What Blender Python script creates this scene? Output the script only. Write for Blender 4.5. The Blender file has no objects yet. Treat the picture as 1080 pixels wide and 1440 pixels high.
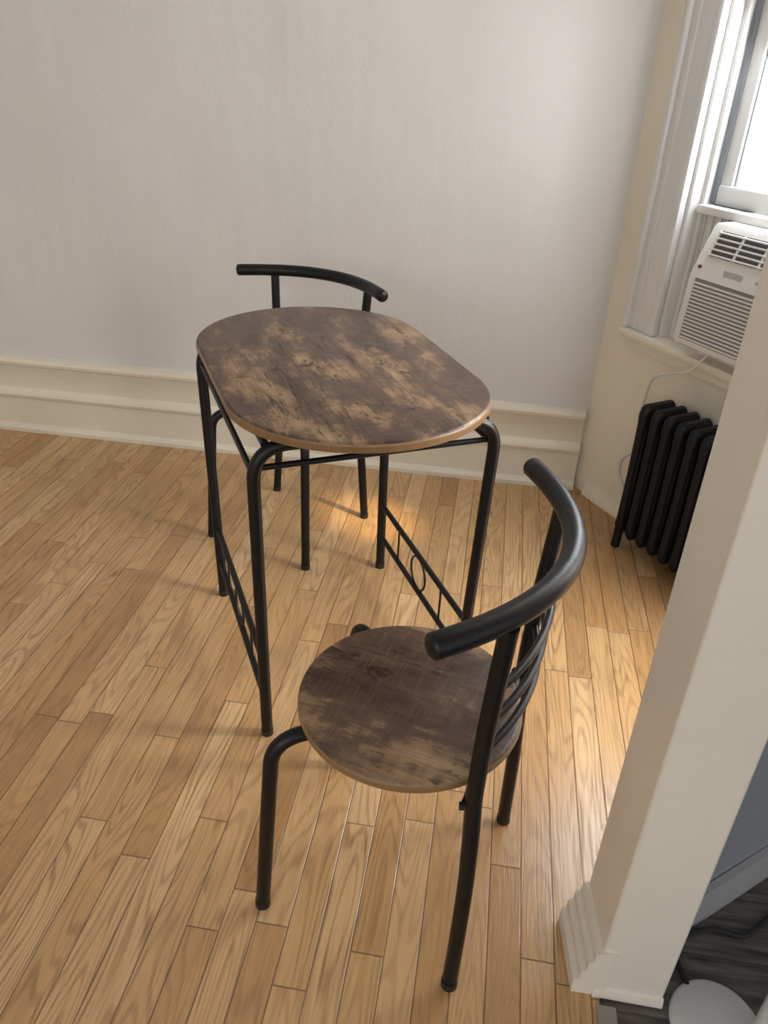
import bpy, bmesh, math, random
from mathutils import Vector, Matrix
random.seed(3)
SC=bpy.context.scene; COL=SC.collection
# ---------------------------------------------------------------- materials
def newmat(name):
    m=bpy.data.materials.new(name); m.use_nodes=True
    nt=m.node_tree; b=nt.nodes['Principled BSDF']; return m,nt,b
class G:
    def __init__(s,nt): s.nt=nt
    def n(s,t,**k):
        x=s.nt.nodes.new(t)
        for a,v in k.items(): setattr(x,a,v)
        return x
    def put(s,sock,v):
        if isinstance(v,bpy.types.NodeSocket): s.nt.links.new(v,sock)
        elif v is not None: sock.default_value=v
    def m(s,op,a,b=None,c=None):
        x=s.n('ShaderNodeMath',operation=op); s.put(x.inputs[0],a)
        if b is not None: s.put(x.inputs[1],b)
        if c is not None: s.put(x.inputs[2],c)
        return x.outputs[0]
    def comb(s,a,b,c):
        x=s.n('ShaderNodeCombineXYZ')
        for i,v in enumerate((a,b,c)): s.put(x.inputs[i],v)
        return x.outputs[0]
    def sep(s,v):
        x=s.n('ShaderNodeSeparateXYZ'); s.put(x.inputs[0],v); return x.outputs
    def noise(s,vec,scale=1,detail=3,rough=.5,dist=0):
        x=s.n('ShaderNodeTexNoise'); s.put(x.inputs['Vector'],vec)
        x.inputs['Scale'].default_value=scale; x.inputs['Detail'].default_value=detail
        x.inputs['Roughness'].default_value=rough; x.inputs['Distortion'].default_value=dist
        return x.outputs['Fac']
    def white(s,vec):
        x=s.n('ShaderNodeTexWhiteNoise',noise_dimensions='3D'); s.put(x.inputs['Vector'],vec); return x.outputs['Value']
    def ramp(s,f,stops,interp='LINEAR'):
        x=s.n('ShaderNodeValToRGB'); x.color_ramp.interpolation=interp; e=x.color_ramp.elements
        while len(e)<len(stops): e.new(.5)
        for i,(p,c) in enumerate(stops):
            e[i].position=p; e[i].color=(*c,1) if len(c)==3 else c
        s.put(x.inputs[0],f); return x.outputs[0]
    def mix(s,f,a,b,mode='MIX'):
        x=s.n('ShaderNodeMix',data_type='RGBA',blend_type=mode)
        s.put(x.inputs['Factor'],f)
        for i,v in ((6,a),(7,b)):
            if isinstance(v,tuple) and len(v)==3: v=(*v,1)
            s.put(x.inputs[i],v)
        return x.outputs[2]
    def bump(s,h,strength,dist,bsdf):
        x=s.n('ShaderNodeBump'); x.inputs['Strength'].default_value=strength; x.inputs['Distance'].default_value=dist
        s.put(x.inputs['Height'],h); s.nt.links.new(x.outputs[0],bsdf.inputs['Normal'])
def paint(name,col,rough=.5,bump=.15,scale=14,var=.03,spec=.5,metal=0):
    m,nt,b=newmat(name); g=G(nt)
    pos=g.n('ShaderNodeNewGeometry').outputs['Position']
    f=g.noise(pos,scale=2.2,detail=4)
    dark=tuple(c*(1-var*3) for c in col); lite=tuple(min(1,c*(1+var)) for c in col)
    b.inputs['Base Color'].default_value=(*col,1)
    nt.links.new(g.ramp(f,[(.3,dark),(.65,lite)]),b.inputs['Base Color'])
    b.inputs['Roughness'].default_value=rough; b.inputs['Metallic'].default_value=metal
    b.inputs['Specular IOR Level'].default_value=spec
    if bump>0:
        h=g.m('ADD',g.noise(pos,scale=scale,detail=5,rough=.55),g.m('MULTIPLY',g.noise(pos,scale=scale*6,detail=3),.25))
        g.bump(h,bump,.01,b)
    return m
def plaster():
    m,nt,b=newmat('wall_paint'); g=G(nt)
    pos=g.n('ShaderNodeNewGeometry').outputs['Position']; x,y,z=g.sep(pos)
    f=g.noise(pos,scale=1.8,detail=4)
    nt.links.new(g.ramp(f,[(.3,(.655,.645,.615)),(.65,(.70,.69,.66))]),b.inputs['Base Color'])
    b.inputs['Roughness'].default_value=.32
    broad=g.noise(g.comb(g.m('MULTIPLY',x,5.),y,g.m('MULTIPLY',z,1.6)),scale=1,detail=2)
    fine=g.noise(pos,scale=38,detail=4,rough=.6)
    rd=g.noise(g.comb(g.m('MULTIPLY',x,14.),y,g.m('MULTIPLY',z,7.)),scale=1,detail=3,rough=.6,dist=1.)
    ridge=g.ramp(g.m('ABSOLUTE',g.m('SUBTRACT',rd,.5)),[(0,(1,1,1)),(.014,(0,0,0))])
    msk=g.ramp(g.noise(pos,scale=4.5,detail=2),[(.56,(0,0,0)),(.66,(1,1,1))])
    h=g.m('ADD',g.m('ADD',g.m('MULTIPLY',broad,1.6),g.m('MULTIPLY',fine,.17)),g.m('MULTIPLY',g.m('MULTIPLY',ridge,msk),.14))
    g.bump(h,.5,.012,b)
    return m
M_wall=plaster()
M_trim=paint('trim_paint',(.80,.735,.60),.28,.22,22,.03)
M_post=paint('post_paint',(.77,.71,.61),.4,.25,16,.02)
M_win=paint('window_paint',(.74,.74,.72),.35,.15,25,.01)
M_ceil=paint('ceiling_paint',(.7,.69,.66),.7,.1)
M_metal=paint('black_powder_coat',(.005,.005,.0055),.38,.05,160,.05,.33)
M_rad=paint('radiator_black_paint',(.006,.006,.008),.5,.2,60,.1,.3)
M_ac=paint('ac_plastic',(.74,.73,.70),.4,0,10,.01)
M_acd=paint('ac_slot_shade',(.10,.10,.10),.6,0,10,.01)
M_grey=paint('sash_grey_vinyl',(.25,.27,.29),.5,0,10,.02)
M_cord=paint('white_cord_plastic',(.7,.7,.68),.4,0)
M_bcord=paint('black_cord_rubber',(.01,.01,.01),.5,0)
M_lamp=paint('lamp_white_enamel',(.62,.62,.60),.35,0)
M_blue=paint('room_shade_tint',(.25,.27,.30),.6,.2)  # cream wall in shade, the shade mixed into this blue-grey
M_logo=paint('ac_badge',(.16,.03,.05),.5,0)
def floor_mat():
    m,nt,b=newmat('oak_strip_floor'); g=G(nt)
    pos=g.n('ShaderNodeNewGeometry').outputs['Position']; x,y,z=g.sep(pos)
    u=g.m('DIVIDE',g.m('ADD',x,10.013),.0575); i1=g.m('FLOOR',u); fu=g.m('FRACT',u)
    r1=g.white(g.comb(i1,3.1,0.))
    v=g.m('ADD',g.m('DIVIDE',y,.78),g.m('MULTIPLY',r1,9.)); i2=g.m('FLOOR',v); fv=g.m('FRACT',v)
    r=g.white(g.comb(i1,i2,7.)); r2=g.white(g.comb(i1,i2,19.))
    base=g.ramp(r,[(0,(.38,.195,.070)),(.2,(.49,.275,.108)),(.5,(.57,.345,.150)),(.78,(.66,.435,.215)),(.92,(.55,.31,.122)),(1,(.43,.205,.070))])
    off=g.m('MULTIPLY',r2,37.)
    cn=g.noise(g.comb(g.m('MULTIPLY',x,15.),g.m('MULTIPLY',y,1.7),off),scale=1,detail=1.2,rough=.35)
    ring=g.m('SINE',g.m('MULTIPLY',cn,105.))
    ringm=g.ramp(ring,[(.1,(0,0,0)),(.95,(1,1,1))])
    pores=g.noise(g.comb(g.m('MULTIPLY',x,230.),g.m('MULTIPLY',y,8.),off),scale=1,detail=3,rough=.6)
    pm=g.ramp(pores,[(.46,(0,0,0)),(.62,(1,1,1))])
    amt=g.m('MULTIPLY',g.m('MULTIPLY',ringm,g.m('ADD',g.m('MULTIPLY',pm,.5),.5)),g.m('ADD',g.m('MULTIPLY',r2,.4),.50))
    c=g.mix(amt,base,(.22,.10,.034))
    c=g.mix(g.m('MULTIPLY',pm,.42),c,(.20,.10,.04))
    blotch=g.noise(g.comb(g.m('MULTIPLY',x,6.),g.m('MULTIPLY',y,2.),off),scale=1,detail=3)
    c=g.mix(g.m('MULTIPLY',blotch,.3),c,(.74,.51,.28))
    gx=g.m('MINIMUM',fu,g.m('SUBTRACT',1.,fu)); gy=g.m('MULTIPLY',g.m('MINIMUM',fv,g.m('SUBTRACT',1.,fv)),.78/.0575)
    gd=g.m('MINIMUM',gx,gy)
    gap=g.ramp(gd,[(.008,(1,1,1)),(.032,(0,0,0))])
    c=g.mix(g.m('MULTIPLY',gap,.75),c,(.07,.035,.015))
    nt.links.new(c,b.inputs['Base Color'])
    rg=g.m('ADD',g.m('MULTIPLY',pm,.10),g.m('ADD',g.m('MULTIPLY',r,.08),.18)); nt.links.new(rg,b.inputs['Roughness'])
    b.inputs['Specular IOR Level'].default_value=.6
    h=g.m('SUBTRACT',g.m('ADD',g.m('MULTIPLY',g.noise(pos,scale=7,detail=2),.25),g.m('MULTIPLY',r2,.05)),g.m('ADD',g.m('MULTIPLY',gap,.25),g.m('MULTIPLY',pm,.02)))
    g.bump(h,.35,.01,b)
    return m
M_floor=floor_mat()
def dark_floor():
    m,nt,b=newmat('grey_laminate'); g=G(nt)
    pos=g.n('ShaderNodeNewGeometry').outputs['Position']; x,y,z=g.sep(pos)
    u=g.m('DIVIDE',g.m('ADD',y,5.03),.12); i=g.m('FLOOR',u); fu=g.m('FRACT',u)
    r=g.white(g.comb(i,1.,1.))
    n=g.noise(g.comb(g.m('MULTIPLY',x,8.),g.m('MULTIPLY',y,90.),r),scale=1,detail=4)
    c=g.ramp(n,[(.3,(.035,.03,.028)),(.7,(.15,.13,.115))])
    gap=g.ramp(fu,[(0,(1,1,1)),(.03,(0,0,0))]); c=g.mix(gap,c,(.01,.01,.01))
    nt.links.new(c,b.inputs['Base Color']); b.inputs['Roughness'].default_value=.45
    return m
M_dfloor=dark_floor()
def rustic(name,seed,edge=False,tan=.0):
    m,nt,b=newmat(name); g=G(nt)
    pos=g.n('ShaderNodeTexCoord').outputs['Object']; x,y,z=g.sep(pos)
    def vec(a,c,s): return g.comb(g.m('MULTIPLY',x,a),g.m('MULTIPLY',y,c),seed+s)
    fine=g.noise(vec(200.,13.,5.),1,4,.65)
    mid=g.noise(vec(60.,8.,45.),1,5,.7,.3)
    big=g.noise(vec(10.,4.5,0.),1,7,.66,.2)
    cross=g.noise(vec(14.,90.,61.),1,3,.6)
    fld=g.m('ADD',big,g.m('ADD',g.m('MULTIPLY',g.m('SUBTRACT',fine,.5),.20),g.m('MULTIPLY',g.m('SUBTRACT',mid,.5),.30)))
    fld=g.m('ADD',fld,g.m('MULTIPLY',g.m('SUBTRACT',cross,.5),.12))
    fld=g.m('ADD',fld,tan)
    c=g.ramp(fld,[(.34,(.042,.023,.016)),(.45,(.076,.043,.030)),(.535,(.110,.066,.043)),(.58,(.215,.135,.072)),(.67,(.32,.215,.118)),(.8,(.39,.28,.165))])
    fm=g.ramp(fine,[(.44,(0,0,0)),(.66,(1,1,1))])
    c=g.mix(g.m('MULTIPLY',fm,.5),c,(.038,.021,.015))
    saw=g.noise(vec(22.,260.,9.),1,2,.5)
    c=g.mix(g.m('MULTIPLY',g.ramp(saw,[(.5,(0,0,0)),(.72,(1,1,1))]),.18),c,(.26,.18,.11))
    crack=g.noise(vec(26.,2.2,14.),1,3,.55,.8)
    cm=g.ramp(g.m('ABSOLUTE',g.m('SUBTRACT',crack,.5)),[(.0,(1,1,1)),(.016,(0,0,0))])
    msk=g.ramp(g.noise(vec(6.,5.,21.),1,2),[(.46,(0,0,0)),(.54,(1,1,1))])
    c=g.mix(g.m('MULTIPLY',g.m('MULTIPLY',cm,msk),.9),c,(.012,.007,.005))
    kn=g.noise(vec(24.,14.,31.),1,3,.6,.8)
    c=g.mix(g.m('MULTIPLY',g.ramp(kn,[(.61,(0,0,0)),(.69,(1,1,1))]),.8),c,(.016,.009,.007))
    if edge: c=g.mix(.6,c,(.36,.21,.09))
    nt.links.new(c,b.inputs['Base Color'])
    b.inputs['Roughness'].default_value=.36; b.inputs['Specular IOR Level'].default_value=.4
    g.bump(g.m('ADD',g.m('MULTIPLY',fm,-.15),g.m('MULTIPLY',saw,.06)),.3,.004,b)
    return m
M_top=rustic('rustic_brown_laminate',2.3,tan=.022); M_topE=rustic('rustic_edge_band',4.,True)
M_seat=rustic('rustic_brown_seat',11.7,tan=.006); M_seatE=rustic('rustic_seat_edge',13.,True)
def brick():
    m,nt,b=newmat('brick_facade'); g=G(nt)
    pos=g.n('ShaderNodeTexCoord').outputs['Object']; x,y,z=g.sep(pos)
    t=g.n('ShaderNodeTexBrick'); g.put(t.inputs['Vector'],g.comb(x,z,0.)); t.inputs['Scale'].default_value=3
    t.inputs['Color1'].default_value=(.80,.72,.69,1); t.inputs['Color2'].default_value=(.85,.79,.76,1); t.inputs['Mortar'].default_value=(.86,.84,.82,1)  # brick tones bleached to stand in for blown-out daylight
    nt.links.new(t.outputs[0],b.inputs['Base Color']); b.inputs['Roughness'].default_value=.9
    return m
M_brick=brick()
def glass():
    m,nt,b=newmat('window_glass')
    b.inputs['Base Color'].default_value=(.95,.98,1,1); b.inputs['Roughness'].default_value=.02
    b.inputs['Transmission Weight'].default_value=1; b.inputs['IOR'].default_value=1.01
    return m
M_glass=glass()
# ---------------------------------------------------------------- mesh builder
def fillet(pts,r,n=8):
    pts=[Vector(p) for p in pts]
    if r<=0 or len(pts)<3: return pts
    out=[pts[0]]
    for i in range(1,len(pts)-1):
        a,b,c=pts[i-1],pts[i],pts[i+1]
        d1=(a-b);d2=(c-b); k=min(r,d1.length*.49,d2.length*.49)
        p=b+d1.normalized()*k; q=b+d2.normalized()*k
        for j in range(n+1):
            t=j/n; out.append((1-t)**2*p+2*t*(1-t)*b+t*t*q)
    out.append(pts[-1]); return out
def smooth(pts,n=8):
    P=[Vector(p) for p in pts]; P=[2*P[0]-P[1]]+P+[2*P[-1]-P[-2]]; out=[]
    for i in range(1,len(P)-2):
        p0,p1,p2,p3=P[i-1:i+3]
        for j in range(n):
            t=j/n
            out.append(.5*((2*p1)+(-p0+p2)*t+(2*p0-5*p1+4*p2-p3)*t*t+(-p0+3*p1-3*p2+p3)*t**3))
    out.append(P[-2]); return out
class MB:
    def __init__(s): s.v=[];s.f=[]
    def ring_sweep(s,rings,close=True,caps=True):
        o=len(s.v);n=len(rings[0])
        for r in rings: s.v+= [Vector(p) for p in r]
        for i in range(len(rings)-1):
            for j in range(n if close else n-1):
                a=o+i*n+j;b=o+i*n+(j+1)%n
                s.f.append((a,b,b+n,a+n))
        if caps:
            s.f.append(tuple(o+j for j in reversed(range(n))))
            s.f.append(tuple(o+(len(rings)-1)*n+j for j in range(n)))
    def tube(s,pts,r,n=14,round_end=0,closed=False):
        pts=[Vector(p) for p in pts]
        q=[pts[0]]
        for p in pts[1:]:
            if (p-q[-1]).length>1e-5: q.append(p)
        pts=q; T=[]
        for i in range(len(pts)):
            a=pts[max(0,i-1)];b=pts[min(len(pts)-1,i+1)]; T.append((b-a).normalized())
        u=T[0].orthogonal().normalized(); rings=[]; 
        prof=[]
        for i,p in enumerate(pts):
            t=T[i]; u=(u-t*u.dot(t)).normalized(); w=t.cross(u)
            prof.append((p,t,u.copy(),w,r))
        if round_end:
            k=4; e=round_end
            p,t,u0,w0,_=prof[0]; pre=[(p-t*(e*math.sin(a)),t,u0,w0,r*max(.05,math.cos(a))) for a in [math.pi/2*(k-j)/k for j in range(k)]]
            p,t,u0,w0,_=prof[-1]; post=[(p+t*(e*math.sin(a)),t,u0,w0,r*max(.05,math.cos(a))) for a in [math.pi/2*(j+1)/k for j in range(k)]]
            prof=pre+prof+post
        for p,t,u0,w0,rr in prof:
            rings.append([p+(u0*math.cos(2*math.pi*j/n)+w0*math.sin(2*math.pi*j/n))*rr for j in range(n)])
        s.ring_sweep(rings,True,True)
    def torus(s,c,ax1,ax2,R1,R2,r,n=28,k=8):
        c=Vector(c);ax1=Vector(ax1);ax2=Vector(ax2);nn=ax1.cross(ax2); o=len(s.v)
        for i in range(n):
            a=2*math.pi*i/n; d=ax1*math.cos(a)+ax2*math.sin(a); p=c+ax1*R1*math.cos(a)+ax2*R2*math.sin(a)
            for j in range(k):
                b=2*math.pi*j/k; s.v.append(p+(d*math.cos(b)+nn*math.sin(b))*r)
        for i in range(n):
            for j in range(k):
                s.f.append((o+i*k+j,o+i*k+(j+1)%k,o+((i+1)%n)*k+(j+1)%k,o+((i+1)%n)*k+j))
    def box(s,x0,x1,y0,y1,z0,z1,bev=0):
        b=bmesh.new(); bmesh.ops.create_cube(b,size=1)
        for v in b.verts: v.co=Vector(((x0+x1)/2+v.co.x*(x1-x0),(y0+y1)/2+v.co.y*(y1-y0),(z0+z1)/2+v.co.z*(z1-z0)))
        if bev: bmesh.ops.bevel(b,geom=list(b.edges),offset=bev,segments=2,affect='EDGES',profile=.5)
        s.addbm(b)
    def addbm(s,b):
        o=len(s.v); b.verts.index_update()
        for v in b.verts: s.v.append(v.co.copy())
        for f in b.faces: s.f.append(tuple(o+v.index for v in f.verts))
        b.free()
    def prism(s,poly,z0,z1,bev=0):
        s.ring_sweep([[Vector((x,y,z0)) for x,y in poly],[Vector((x,y,z1)) for x,y in poly]])
    def profile_x(s,prof,x0,x1,y):
        s.ring_sweep([[Vector((x,y-a,z)) for a,z in prof] for x in (x0,x1)])
    def disc(s,outline,prof):
        s.ring_sweep([[Vector((x,y,z)) for x,y in outline(i)] for i,z in prof])
    def obj(s,name,mat,parent=None,mw=None,smooth_=True,ang=40):
        me=bpy.data.meshes.new(name); me.from_pydata([tuple(v) for v in s.v],[],s.f)
        b=bmesh.new(); b.from_mesh(me); bmesh.ops.recalc_face_normals(b,faces=b.faces); b.to_mesh(me); b.free()
        if smooth_:
            for p in me.polygons: p.use_smooth=True
            me.set_sharp_from_angle(angle=math.radians(ang))
        me.materials.append(mat)
        ob=bpy.data.objects.new(name,me); COL.objects.link(ob)
        if parent: ob.parent=parent
        if mw is not None: ob.matrix_world=mw
        return ob
def empty(name,mat=None):
    e=bpy.data.objects.new(name,None); COL.objects.link(e); e.empty_display_size=.1
    if mat is not None: e.matrix_world=mat
    return e
def place(x,y,rot): return Matrix.Translation((x,y,0))@Matrix.Rotation(rot,4,'Z')
# ---------------------------------------------------------------- room
WY=2.556; WH=2.6
CX,CY=.375,2.524; BA=-math.radians(55)
BAY=Matrix.Translation((CX,CY,0))@Matrix.Rotation(BA,4,'Z')
def bayw(t,n,z=0): return BAY@Vector((t,n,z))
PX0,PX1,PY0,PY1=.270,.392,.752,.872
m=MB(); m.prism([(-3,-2.2),(.292,-2.2),(.292,PY0+.01),(PX1,PY0+.06),(PX1,.86),(.80,1.20),(3.2,.60),(3.2,3.2),(-3,3.2)],-.05,0); m.obj('floor',M_floor,smooth_=False)
m=MB(); m.prism([(.30,-2.2),(3.2,-2.2),(3.2,.60),(.80,1.20),(PX1,.86),(PX1,PY0+.01),(.30,PY0+.01)],-.05,-.004); m.obj('floor_side_room',M_dfloor,smooth_=False)
m=MB(); m.box(.286,.318,-2.2,PY0-.02,-.01,.006,.003); m.obj('trim_threshold',paint('threshold_grey',(.30,.28,.26),.5,.1),smooth_=True)
m=MB(); m.box(-3,CX-.02,WY,WY+.15,0,WH); m.obj('wall_back',M_wall,smooth_=False)
m=MB(); m.box(-3.15,-3,-2.2,WY+.15,0,WH); m.obj('wall_left',M_wall,smooth_=False)
m=MB(); m.box(-3.1,3.2,-2.2,3.3,WH,WH+.1); m.obj('ceiling',M_ceil,smooth_=False)
prof=[(0,.298),(.014,.297),(.026,.291),(.031,.281),(.029,.270),(.020,.262),(.017,.248),(.013,.240),(.013,.176),(.020,.170),(.030,.163),(.034,.152),(.031,.142),(.022,.134),(.022,.030),(.030,.026),(.037,.014),(.037,0),(0,0)]
m=MB(); m.profile_x(prof,-3,CX-.032,WY); m.obj('baseboard_back',M_trim,ang=30)
# bay wall
T0,T1=.19,.92; ZS0,ZS1=.625,2.15
m=MB()
m.box(-.045,T0,0,.2,0,WH); m.box(T0,T1,0,.2,0,ZS0-.02); m.box(T0,T1,0,.2,ZS1,WH); m.box(T1,1.08,0,.2,0,WH)
m.obj('wall_bay',M_trim,mw=BAY,smooth_=False)
m=MB(); m.ring_sweep([[Vector((x,-a,z)) for a,z in [(0,.05),(.006,.048),(.01,.03),(.018,.02),(.018,0),(0,0)]] for x in (.02,1.08)]); m.obj('baseboard_bay',M_trim,mw=BAY)
# window
W=empty('window_1',BAY)
m=MB()
m.box(.07,T0,-.018,0,ZS0,ZS1+.12,.004); m.box(.066,.088,-.03,0,ZS0,ZS1+.12,.006); m.box(.165,T0+.002,-.026,0,ZS0,ZS1,.006); m.box(.105,.118,-.023,0,ZS0,ZS1+.1,.004)
m.box(T1,T1+.12,-.018,0,ZS0,ZS1+.12,.004); m.box(.07,T1+.12,-.02,0,ZS1,ZS1+.12,.004)
m.obj('casing',M_win,W,mw=BAY)
m=MB(); m.box(.068,T1+.14,-.045,.12,ZS0-.025,ZS0,.008); m.box(.078,T1+.12,-.018,0,ZS0-.06,ZS0-.025,.005); m.obj('sill',M_trim,W,mw=BAY)
m=MB()
m.box(T0-.01,T0+.012,0,.16,ZS0,ZS1,.003); m.box(T1-.012,T1+.01,0,.16,ZS0,ZS1,.003); m.box(T0,T1,0,.16,ZS1-.012,ZS1+.01,.002)
m.box(T0+.012,T0+.026,.035,.05,ZS0,ZS1,.002)
m.obj('jamb',M_win,W,mw=BAY)
m=MB()
zb=1.0
m.box(T0+.03,T0+.07,.075,.105,zb,1.75,.004); m.box(T1-.07,T1-.03,.075,.105,zb,1.75,.004); m.box(T0+.03,T1-.03,.07,.108,zb-.01,zb+.05,.006); m.box(T0+.03,T1-.03,.075,.105,1.71,1.76,.004)
m.box(T0+.012,T0+.04,.11,.135,1.2,ZS1,.004); m.box(T1-.04,T1-.012,.11,.135,1.2,ZS1,.004)
m.obj('sash',M_win,W,mw=BAY)
m=MB(); m.box(T0+.012,T0+.031,.07,.11,ZS0,ZS1,.001); m.box(T0+.066,T0+.074,.084,.098,zb+.05,1.71,.001); m.box(T1-.03,T1-.012,.07,.11,ZS0,ZS1,.001); m.obj('sash_track',M_grey,W,mw=BAY)
m=MB(); m.box(T0+.07,T1-.07,.089,.092,zb+.05,1.71); m.obj('glass_pane',M_glass,W,mw=BAY,smooth_=False)
# AC
A=empty('window_air_conditioner',BAY)
a0,a1,az0,az1=.348,.80,.668,.978
def acsec(t):
    return [Vector((t,y,z)) for y,z in [(.35,az0),(-.095,az0),(-.104,az0+.006),(-.108,az0+.02),(-.098,az0+.185),(-.080,az0+.232),(-.052,az1-.012),(-.042,az1),(.35,az1)]]
m=MB(); m.ring_sweep([acsec(a0),acsec(a1)]); m.obj('body',M_ac,A,mw=BAY,ang=25)
def facey(z):
    P=[(az0+.02,-.108),(az0+.185,-.098),(az0+.232,-.080),(az1-.012,-.052)]
    for (za,ya),(zb_,yb) in zip(P,P[1:]):
        if za<=z<=zb_: return ya+(yb-ya)*(z-za)/(zb_-za)
    return -.1
m=MB()
z=az0+.024
while z<az0+.175:
    y=facey(z); m.box(a0+.025,a1-.02,y-.004,y+.01,z,z+.0042); z+=.0095
m.obj('intake_grille',M_ac,A,mw=BAY,smooth_=False)
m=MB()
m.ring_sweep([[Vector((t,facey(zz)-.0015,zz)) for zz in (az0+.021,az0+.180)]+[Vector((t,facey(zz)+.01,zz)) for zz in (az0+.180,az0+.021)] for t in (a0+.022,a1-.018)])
m.obj('grille_shade_sheet',paint('ac_grille_shadow',(.22,.22,.21),.6,0),A,mw=BAY,smooth_=False)  # dark sheet between the slats, shade of the grille gaps as colour
m=MB(); z0,z1=az0+.236,az1-.014
m.ring_sweep([[Vector((t,facey(z0)-.002,z0)),Vector((t,facey(z1)-.002,z1)),Vector((t,facey(z1)+.02,z1)),Vector((t,facey(z0)+.02,z0))] for t in (a0+.03,a1-.03)])
m.obj('outlet_shade_slab',M_acd,A,mw=BAY,smooth_=False)  # dark slab on the face, painted shade of the outlet opening
m=MB()
for i in range(5):
    zz=z0+.004+i*(z1-z0-.008)/4; y=facey(min(max(zz,z0),z1)); m.box(a0+.03,a1-.03,y-.008,y+.006,zz-.0016,zz+.002,.0006)
for i in range(6):
    t=a0+.03+i*(a1-a0-.06)/5; m.ring_sweep([[Vector((tt,facey(z0)-.006,z0)),Vector((tt,facey(z1)-.006,z1)),Vector((tt,facey(z1)+.01,z1)),Vector((tt,facey(z0)+.01,z0))] for tt in (t-.003,t+.003)])
m.obj('louvers',M_ac,A,mw=BAY,smooth_=False)
m=MB(); zc=az0+.207
for i in range(6):
    m.box(a0+.2+i*.022,a0+.21+i*.022,facey(zc)-.003,facey(zc)+.004,zc-.004,zc+.004,.0005)
m.box(a0+.10,a0+.16,facey(zc)-.003,facey(zc)+.004,zc-.008,zc+.008,.0005)
m.obj('buttons',paint('ac_button_grey',(.45,.46,.46),.5,0),A,mw=BAY,smooth_=False)
m=MB(); m.box(a0+.015,a0+.024,facey(zc)-.003,facey(zc)+.004,zc-.004,zc+.004); m.obj('badge',M_logo,A,mw=BAY,smooth_=False)
m=MB()
for i in range(10):
    t=T0+.022+i*.0135; m.box(t,t+.009,.05+.006*(i%2),.066,ZS0,zb,.001)
m.box(T0+.012,a0+.01,.058,.07,ZS0,zb); m.box(a0-.012,a0,.03,.08,ZS0,zb,.002); m.box(T0+.02,T1-.02,.02,.08,az1,zb+.0,.003)
m.box(a0,a1,.0,.1,ZS0,az0,.002)
m.obj('side_curtain_panel',M_ac,A,mw=BAY,smooth_=False)
m=MB(); m.tube(smooth([(.44,-.05,.67),(.42,-.09,.61),(.35,-.075,.575),(.27,-.06,.53),(.23,-.035,.45),(.22,-.03,.36),(.23,-.02,.30)]),.0035,8); m.obj('power_cord',M_cord,A,mw=BAY)
# radiator
R=empty('radiator',BAY)
m=MB(); m.tube(smooth([(.296,-.06,.30),(.262,-.075,.285),(.222,-.07,.24),(.218,-.06,.18),(.255,-.06,.145),(.296,-.06,.14)]),.0065,8); m.obj('bleed_tube',M_cord,R,mw=BAY)
m=MB(); nsec=9; sp=.047; rt0=.335; yb0,yb1=-.02,-.148; rz0,rz1=.05,.480
for i in range(nsec):
    t=rt0+i*sp
    cols=3
    def slot(hw,ins,z):
        L0,L1=yb1+ins,yb0-ins; o=[]
        for j in range(8): a=math.pi*j/7; o.append(Vector((t+hw*math.cos(a),L1-hw+hw*math.sin(a),z)))
        for j in range(8): a=math.pi+math.pi*j/7; o.append(Vector((t+hw*math.cos(a),L0+hw+hw*math.sin(a),z)))
        return o
    m.ring_sweep([slot(.008,.012,rz0),slot(.0165,.004,rz0+.012),slot(.018,0,rz0+.03),slot(.015,.002,rz0+.06),slot(.013,.003,(rz0+rz1)/2),slot(.015,.002,rz1-.06),slot(.018,0,rz1-.03),slot(.0165,.004,rz1-.010),slot(.008,.012,rz1)])
    for c in range(cols):
        y=yb1+.022+(yb0-yb1-.044)*c/(cols-1)
        rings=[]
        for z,k in ((rz0+.03,.6),(rz0+.07,1),((rz0+rz1)/2,1.),(rz1-.07,1),(rz1-.03,.6)):
            rings.append([Vector((t+.0175*k*math.cos(2*math.pi*j/12),y+.012*k*math.sin(2*math.pi*j/12),z)) for j in range(12)])
        m.ring_sweep(rings)
    if i in (0,nsec-1):
        for y in (yb1+.016,yb0-.016):
            m.tube([(t,y,rz0+.02),(t,y-.001,.02),(t,y-.003,.001)],.014,10)
for zc in (rz0+.03,rz1-.045): m.tube([(rt0-.012,(yb0+yb1)/2,zc),(rt0+(nsec-1)*sp+.012,(yb0+yb1)/2,zc)],.022,14,round_end=.004)
m.obj('sections',M_rad,R,mw=BAY)
m=MB(); yv=(yb0+yb1)/2; e=rt0+(nsec-1)*sp
m.tube(fillet([(e,yv,rz0+.03),(e+.07,yv,rz0+.03),(e+.07,yv,0)],.02),.012,10); m.obj('supply_pipe',M_rad,R,mw=BAY)
# post with plinth moulding
m=MB(); m.prism([(PX0+.010,PY0),(PX1,PY0),(PX1,PY1),(PX0-.004,PY1)],0,WH); o=m.obj('wall_post',M_post,smooth_=True,ang=20)
bm=o.modifiers.new('bev','BEVEL'); bm.width=.004; bm.segments=3
m=MB()
pl=[(.034,0),(.034,.030),(.030,.036),(.026,.038),(.026,.056),(.022,.062),(.018,.064),(.018,.082),(.014,.088),(.010,.090),(.010,.104),(.006,.112),(0,.116)]
rings=[]
for d,z in pl:
    rings.append([Vector((PX0-d-.004,PY1,z)),Vector((PX0+.010-d,PY0-.004,z)),Vector((PX0+.03,PY0-.004,z)),Vector((PX0+.03,PY1,z))])
m.ring_sweep(rings)
m.ring_sweep([[Vector((x,PY0-a,z)) for a,z in [(0,.02),(.004,.018),(.007,.008),(.007,0),(0,0)]] for x in (PX0+.01,PX1)])
m.obj('trim_post_plinth',M_post,ang=20)
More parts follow.
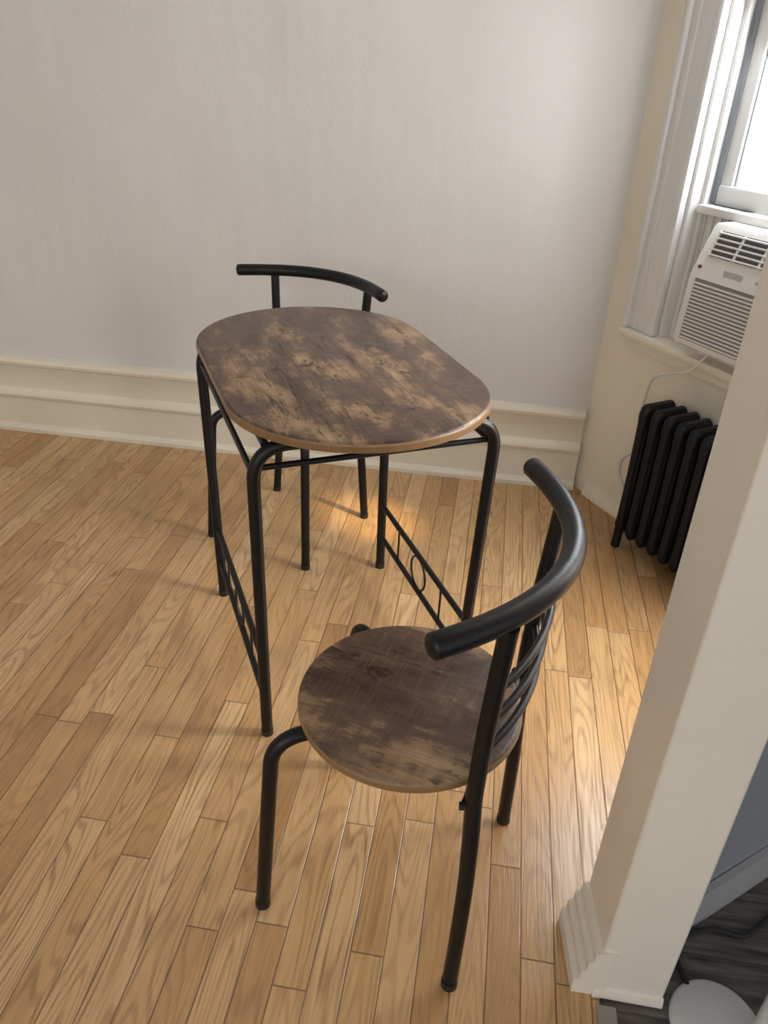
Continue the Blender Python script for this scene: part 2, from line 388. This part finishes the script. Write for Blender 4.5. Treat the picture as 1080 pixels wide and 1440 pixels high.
# side-room partition, its shade put into the wall colour
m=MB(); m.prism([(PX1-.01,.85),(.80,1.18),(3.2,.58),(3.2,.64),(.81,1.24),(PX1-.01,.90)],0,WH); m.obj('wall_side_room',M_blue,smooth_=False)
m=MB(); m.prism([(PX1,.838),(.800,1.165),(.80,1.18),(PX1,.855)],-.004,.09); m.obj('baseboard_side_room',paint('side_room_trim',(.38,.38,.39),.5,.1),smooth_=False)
# ---------------------------------------------------------------- table
TM=place(-.3281,1.5469,.5077)
TB=empty('dining_table',TM)
Lh,w,e=.4153,.2619,.2484
def stad(ins,n=96):
    out=[];s=Lh-e
    for k in range(n):
        t=2*math.pi*(k+.5)/n; c,s_=math.cos(t),math.sin(t)
        x=(w-ins)*c; y=(e-ins)*s_+(s if s_>0 else -s); out.append((x,y))
    return out
zt=.755
m=MB(); m.disc(stad,[(.010,zt-.0225),(.002,zt-.0195),(0,zt-.0135),(.0008,zt-.009)]+[(.009-.0085*math.cos(a),zt-.0085+.0085*math.sin(a)) for a in [math.pi/2*k/5 for k in range(0,6)]]); ob=m.obj('tabletop',M_top,TB,mw=TM,ang=50)
def edge_assign(ob,matE,zlim):
    ob.data.materials.append(matE)
    for p in ob.data.polygons:
        if p.center.z<zlim and abs(p.normal.z)<.98: p.material_index=1
edge_assign(ob,M_topE,zt-.003)
zf=zt-.0225-.0125
r=.0125
m=MB()
for sy in (-1,1):
    m.tube(fillet([(-.232,sy*.271,.004),(-.240,sy*.300,zf),(.240,sy*.300,zf),(.232,sy*.271,.004)],.07,12),r,16)
m.obj('leg_frames',M_metal,TB,mw=TM)
m=MB()
for sy in (-1,1): m.tube([(-.238,sy*.292,.675),(.238,sy*.292,.675)],.006,10)
for sx in (-1,1):
    m.tube([(sx*.215,-.295,zf),(sx*.215,.295,zf)],.008,10)
    m.tube([(sx*.239,-.292,.665),(sx*.239,.292,.665)],.006,10)
    x=sx*.233
    for z in (.21,.105): m.tube([(x,-.272,z),(x,.272,z)],.0075,10)
    m.torus((x,0,.1575),(0,1,0),(0,0,1),.046,.046,.003)
    for y in (-.14,.14,): m.tube([(x,y,.105),(x,y,.21)],.003,8)
m.obj('stretchers',M_metal,TB,mw=TM)
m=MB()
for sx in (-1,1):
    for sy in (-1,1): m.tube([(sx*.232,sy*.271,0),(sx*.2323,sy*.2717,.016)],.0135,14)
m.obj('foot_caps',M_bcord,TB,mw=TM)
# ---------------------------------------------------------------- chairs
def chair(name,x,y,rot,scy=-.02,scx=0):
    MX=place(x,y,rot); E=empty(name,MX)
    zs=.44; R=.179
    def circ(ins,n=72): return [(scx+(R-ins)*math.cos(2*math.pi*(k+.5)/n),scy+(R-ins)*math.sin(2*math.pi*(k+.5)/n)) for k in range(n)]
    m=MB(); m.disc(circ,[(.008,zs-.020),(.0015,zs-.017),(0,zs-.012),(.0006,zs-.008)]+[(.008-.0075*math.cos(a),zs-.0075+.0075*math.sin(a)) for a in [math.pi/2*k/5 for k in range(0,6)]])
    ob=m.obj('seat',M_seat,E,mw=MX,ang=50); edge_assign(ob,M_seatE,zs-.003)
    zu=zs-.020-.0125
    m=MB()
    m.tube(fillet([(-.174,.174,.004),(-.160,.148,zu),(-.09,.070,zu),(.09,.070,zu),(.160,.148,zu),(.174,.174,.004)],.06,10),.0125,16)
    m.obj('front_legs',M_metal,E,mw=MX)
    m=MB()
    for sx in (-1,1):
        m.tube(smooth([(sx*.174,-.176,.004),(sx*.158,-.176,.20),(sx*.148,-.172,.34),(sx*.146,-.168,.43),(sx*.151,-.172,.56),(sx*.160,-.183,.742)],8),.0125,16)
        m.tube([(sx*.155,-.150,.405),(sx*.147,-.171,.405)],.006,8)
    m.tube([(-.148,-.160,zu),(.148,-.160,zu)],.009,12)
    m.tube([(-.10,-.158,zu),(-.10,.08,zu)],.008,10); m.tube([(.10,-.158,zu),(.10,.08,zu)],.008,10)
    m.obj('back_posts',M_metal,E,mw=MX)
    m=MB()
    pts=[]
    for k in range(25):
        u=-1+2*k/24; pts.append((.243*u,-.224+.108*u*u,.752))
    m.tube(pts,.0165,20,round_end=.008)
    m.obj('top_rail',M_metal,E,mw=MX)
    m=MB()
    for z in (.52,.577,.632):
        hw=.150+.008*(z-.5)/.24; yy=-.168-.015*(z-.43)/.31
        m.tube([(hw*(-1+2*k/16),yy-.030*(1-(-1+2*k/16)**2),z) for k in range(17)],.006,10)
    m.obj('back_slats',M_metal,E,mw=MX)
    m=MB()
    for px,py in ((-.174,.174),(.174,.174),(-.174,-.176),(.174,-.176)):
        m.tube([(px,py,0),(px*.998,py*.998,.015)],.0135,14)
    m.obj('foot_caps',M_bcord,E,mw=MX)
    return E
chair('dining_chair',-.083,.933,1.336,-.020,-.012)
chair('dining_chair.001',-.577,2.063,2.8016)
# ---------------------------------------------------------------- lamp base + cable
LM=Matrix.Translation((.475,.735,-.004))
L=empty('floor_lamp',LM)
m=MB(); m.disc(lambda i:[((.072-i)*math.cos(2*math.pi*k/48),(.072-i)*math.sin(2*math.pi*k/48)) for k in range(48)],[(0,0),(0,.004),(.002,.007),(.006,.009),(.05,.011)]); m.obj('base',M_lamp,L,mw=LM)
m=MB(); m.tube([(.058,-.012,.008),(.058,-.012,1.5)],.014,14); m.obj('pole',M_lamp,L,mw=LM)
m=MB(); m.disc(lambda i:[(.058+(.12-i)*math.cos(2*math.pi*k/32),-.012+(.12-i)*math.sin(2*math.pi*k/32)) for k in range(32)],[(0,1.45),(.05,1.68)]); m.obj('shade',M_lamp,L,mw=LM)
m=MB(); m.tube(smooth([(.44,.79,.002),(.43,.86,.002),(.50,.90,.002),(.56,.90,.002),(.64,.97,.002),(.75,1.05,.002)]),.0045,8); m.obj('power_cable',M_bcord)
# ---------------------------------------------------------------- outside
m=MB(); m.box(-6,10,4.5,4.7,-4,8); m.obj('building_facade',M_brick,mw=BAY,smooth_=False)
# ---------------------------------------------------------------- lights
wd=bpy.data.worlds.new('World'); SC.world=wd; wd.use_nodes=True
bg=wd.node_tree.nodes['Background']; bg.inputs[0].default_value=(.97,.98,1,1); bg.inputs[1].default_value=.85
def area(name,loc,target,sx,sy,power,col):
    l=bpy.data.lights.new(name,'AREA'); l.shape='RECTANGLE'; l.size=sx; l.size_y=sy; l.energy=power; l.color=col
    o=bpy.data.objects.new(name,l); COL.objects.link(o); o.location=loc
    o.rotation_euler=(Vector(target)-Vector(loc)).to_track_quat('-Z','Y').to_euler(); return o
area('bay_window_light',(1.75,1.36,1.45),(-.8,1.5,.4),.5,1.1,50,(1,.98,.95))
w1=bayw(.56,.06,1.4); t1=bayw(.56,-1,.9)
area('window_light',tuple(w1),tuple(t1),.6,.6,12,(.92,.96,1))
area('rear_fill_light',(-.9,-1.9,1.6),(-.5,2.2,.5),1.6,1.4,15,(1,.97,.93))  # unseen fill lamp added behind the camera
area('facade_fill_light',tuple(bayw(2,2.2,3.5)),tuple(bayw(1,4.5,1)),2,2,1300,(1,.98,.95))  # lamp added outside to brighten the facade
sp=bpy.data.lights.new('sun_glint','SPOT'); sp.energy=260; sp.spot_size=math.radians(9); sp.spot_blend=1; sp.color=(1,.72,.38); sp.shadow_soft_size=.03
so=bpy.data.objects.new('sun_glint',sp); COL.objects.link(so); so.location=(1.05,1.45,1.5); so.rotation_euler=(Vector((-.33,2.17,0))-so.location).to_track_quat('-Z','Y').to_euler()
# ---------------------------------------------------------------- camera
f,pi_,ro,ya,H=1089.5,.5308,-.0459,.1323,1.3133
fw=Vector((-math.sin(ya)*math.cos(pi_),math.cos(ya)*math.cos(pi_),-math.sin(pi_)))
rt=fw.cross(Vector((0,0,1))).normalized(); dn=fw.cross(rt)
r2=rt*math.cos(ro)+dn*math.sin(ro); d2=-rt*math.sin(ro)+dn*math.cos(ro)
cd=bpy.data.cameras.new('camera'); co=bpy.data.objects.new('camera',cd); COL.objects.link(co)
M3=Matrix((r2,-d2,-fw)).transposed(); co.matrix_world=Matrix.Translation((0,0,H))@M3.to_4x4()
cd.sensor_fit='VERTICAL'; cd.sensor_height=36; cd.lens=f/1440*36; cd.clip_start=.05
SC.camera=co
SC.view_settings.view_transform='Standard'; SC.view_settings.look='None'; SC.view_settings.exposure=.03
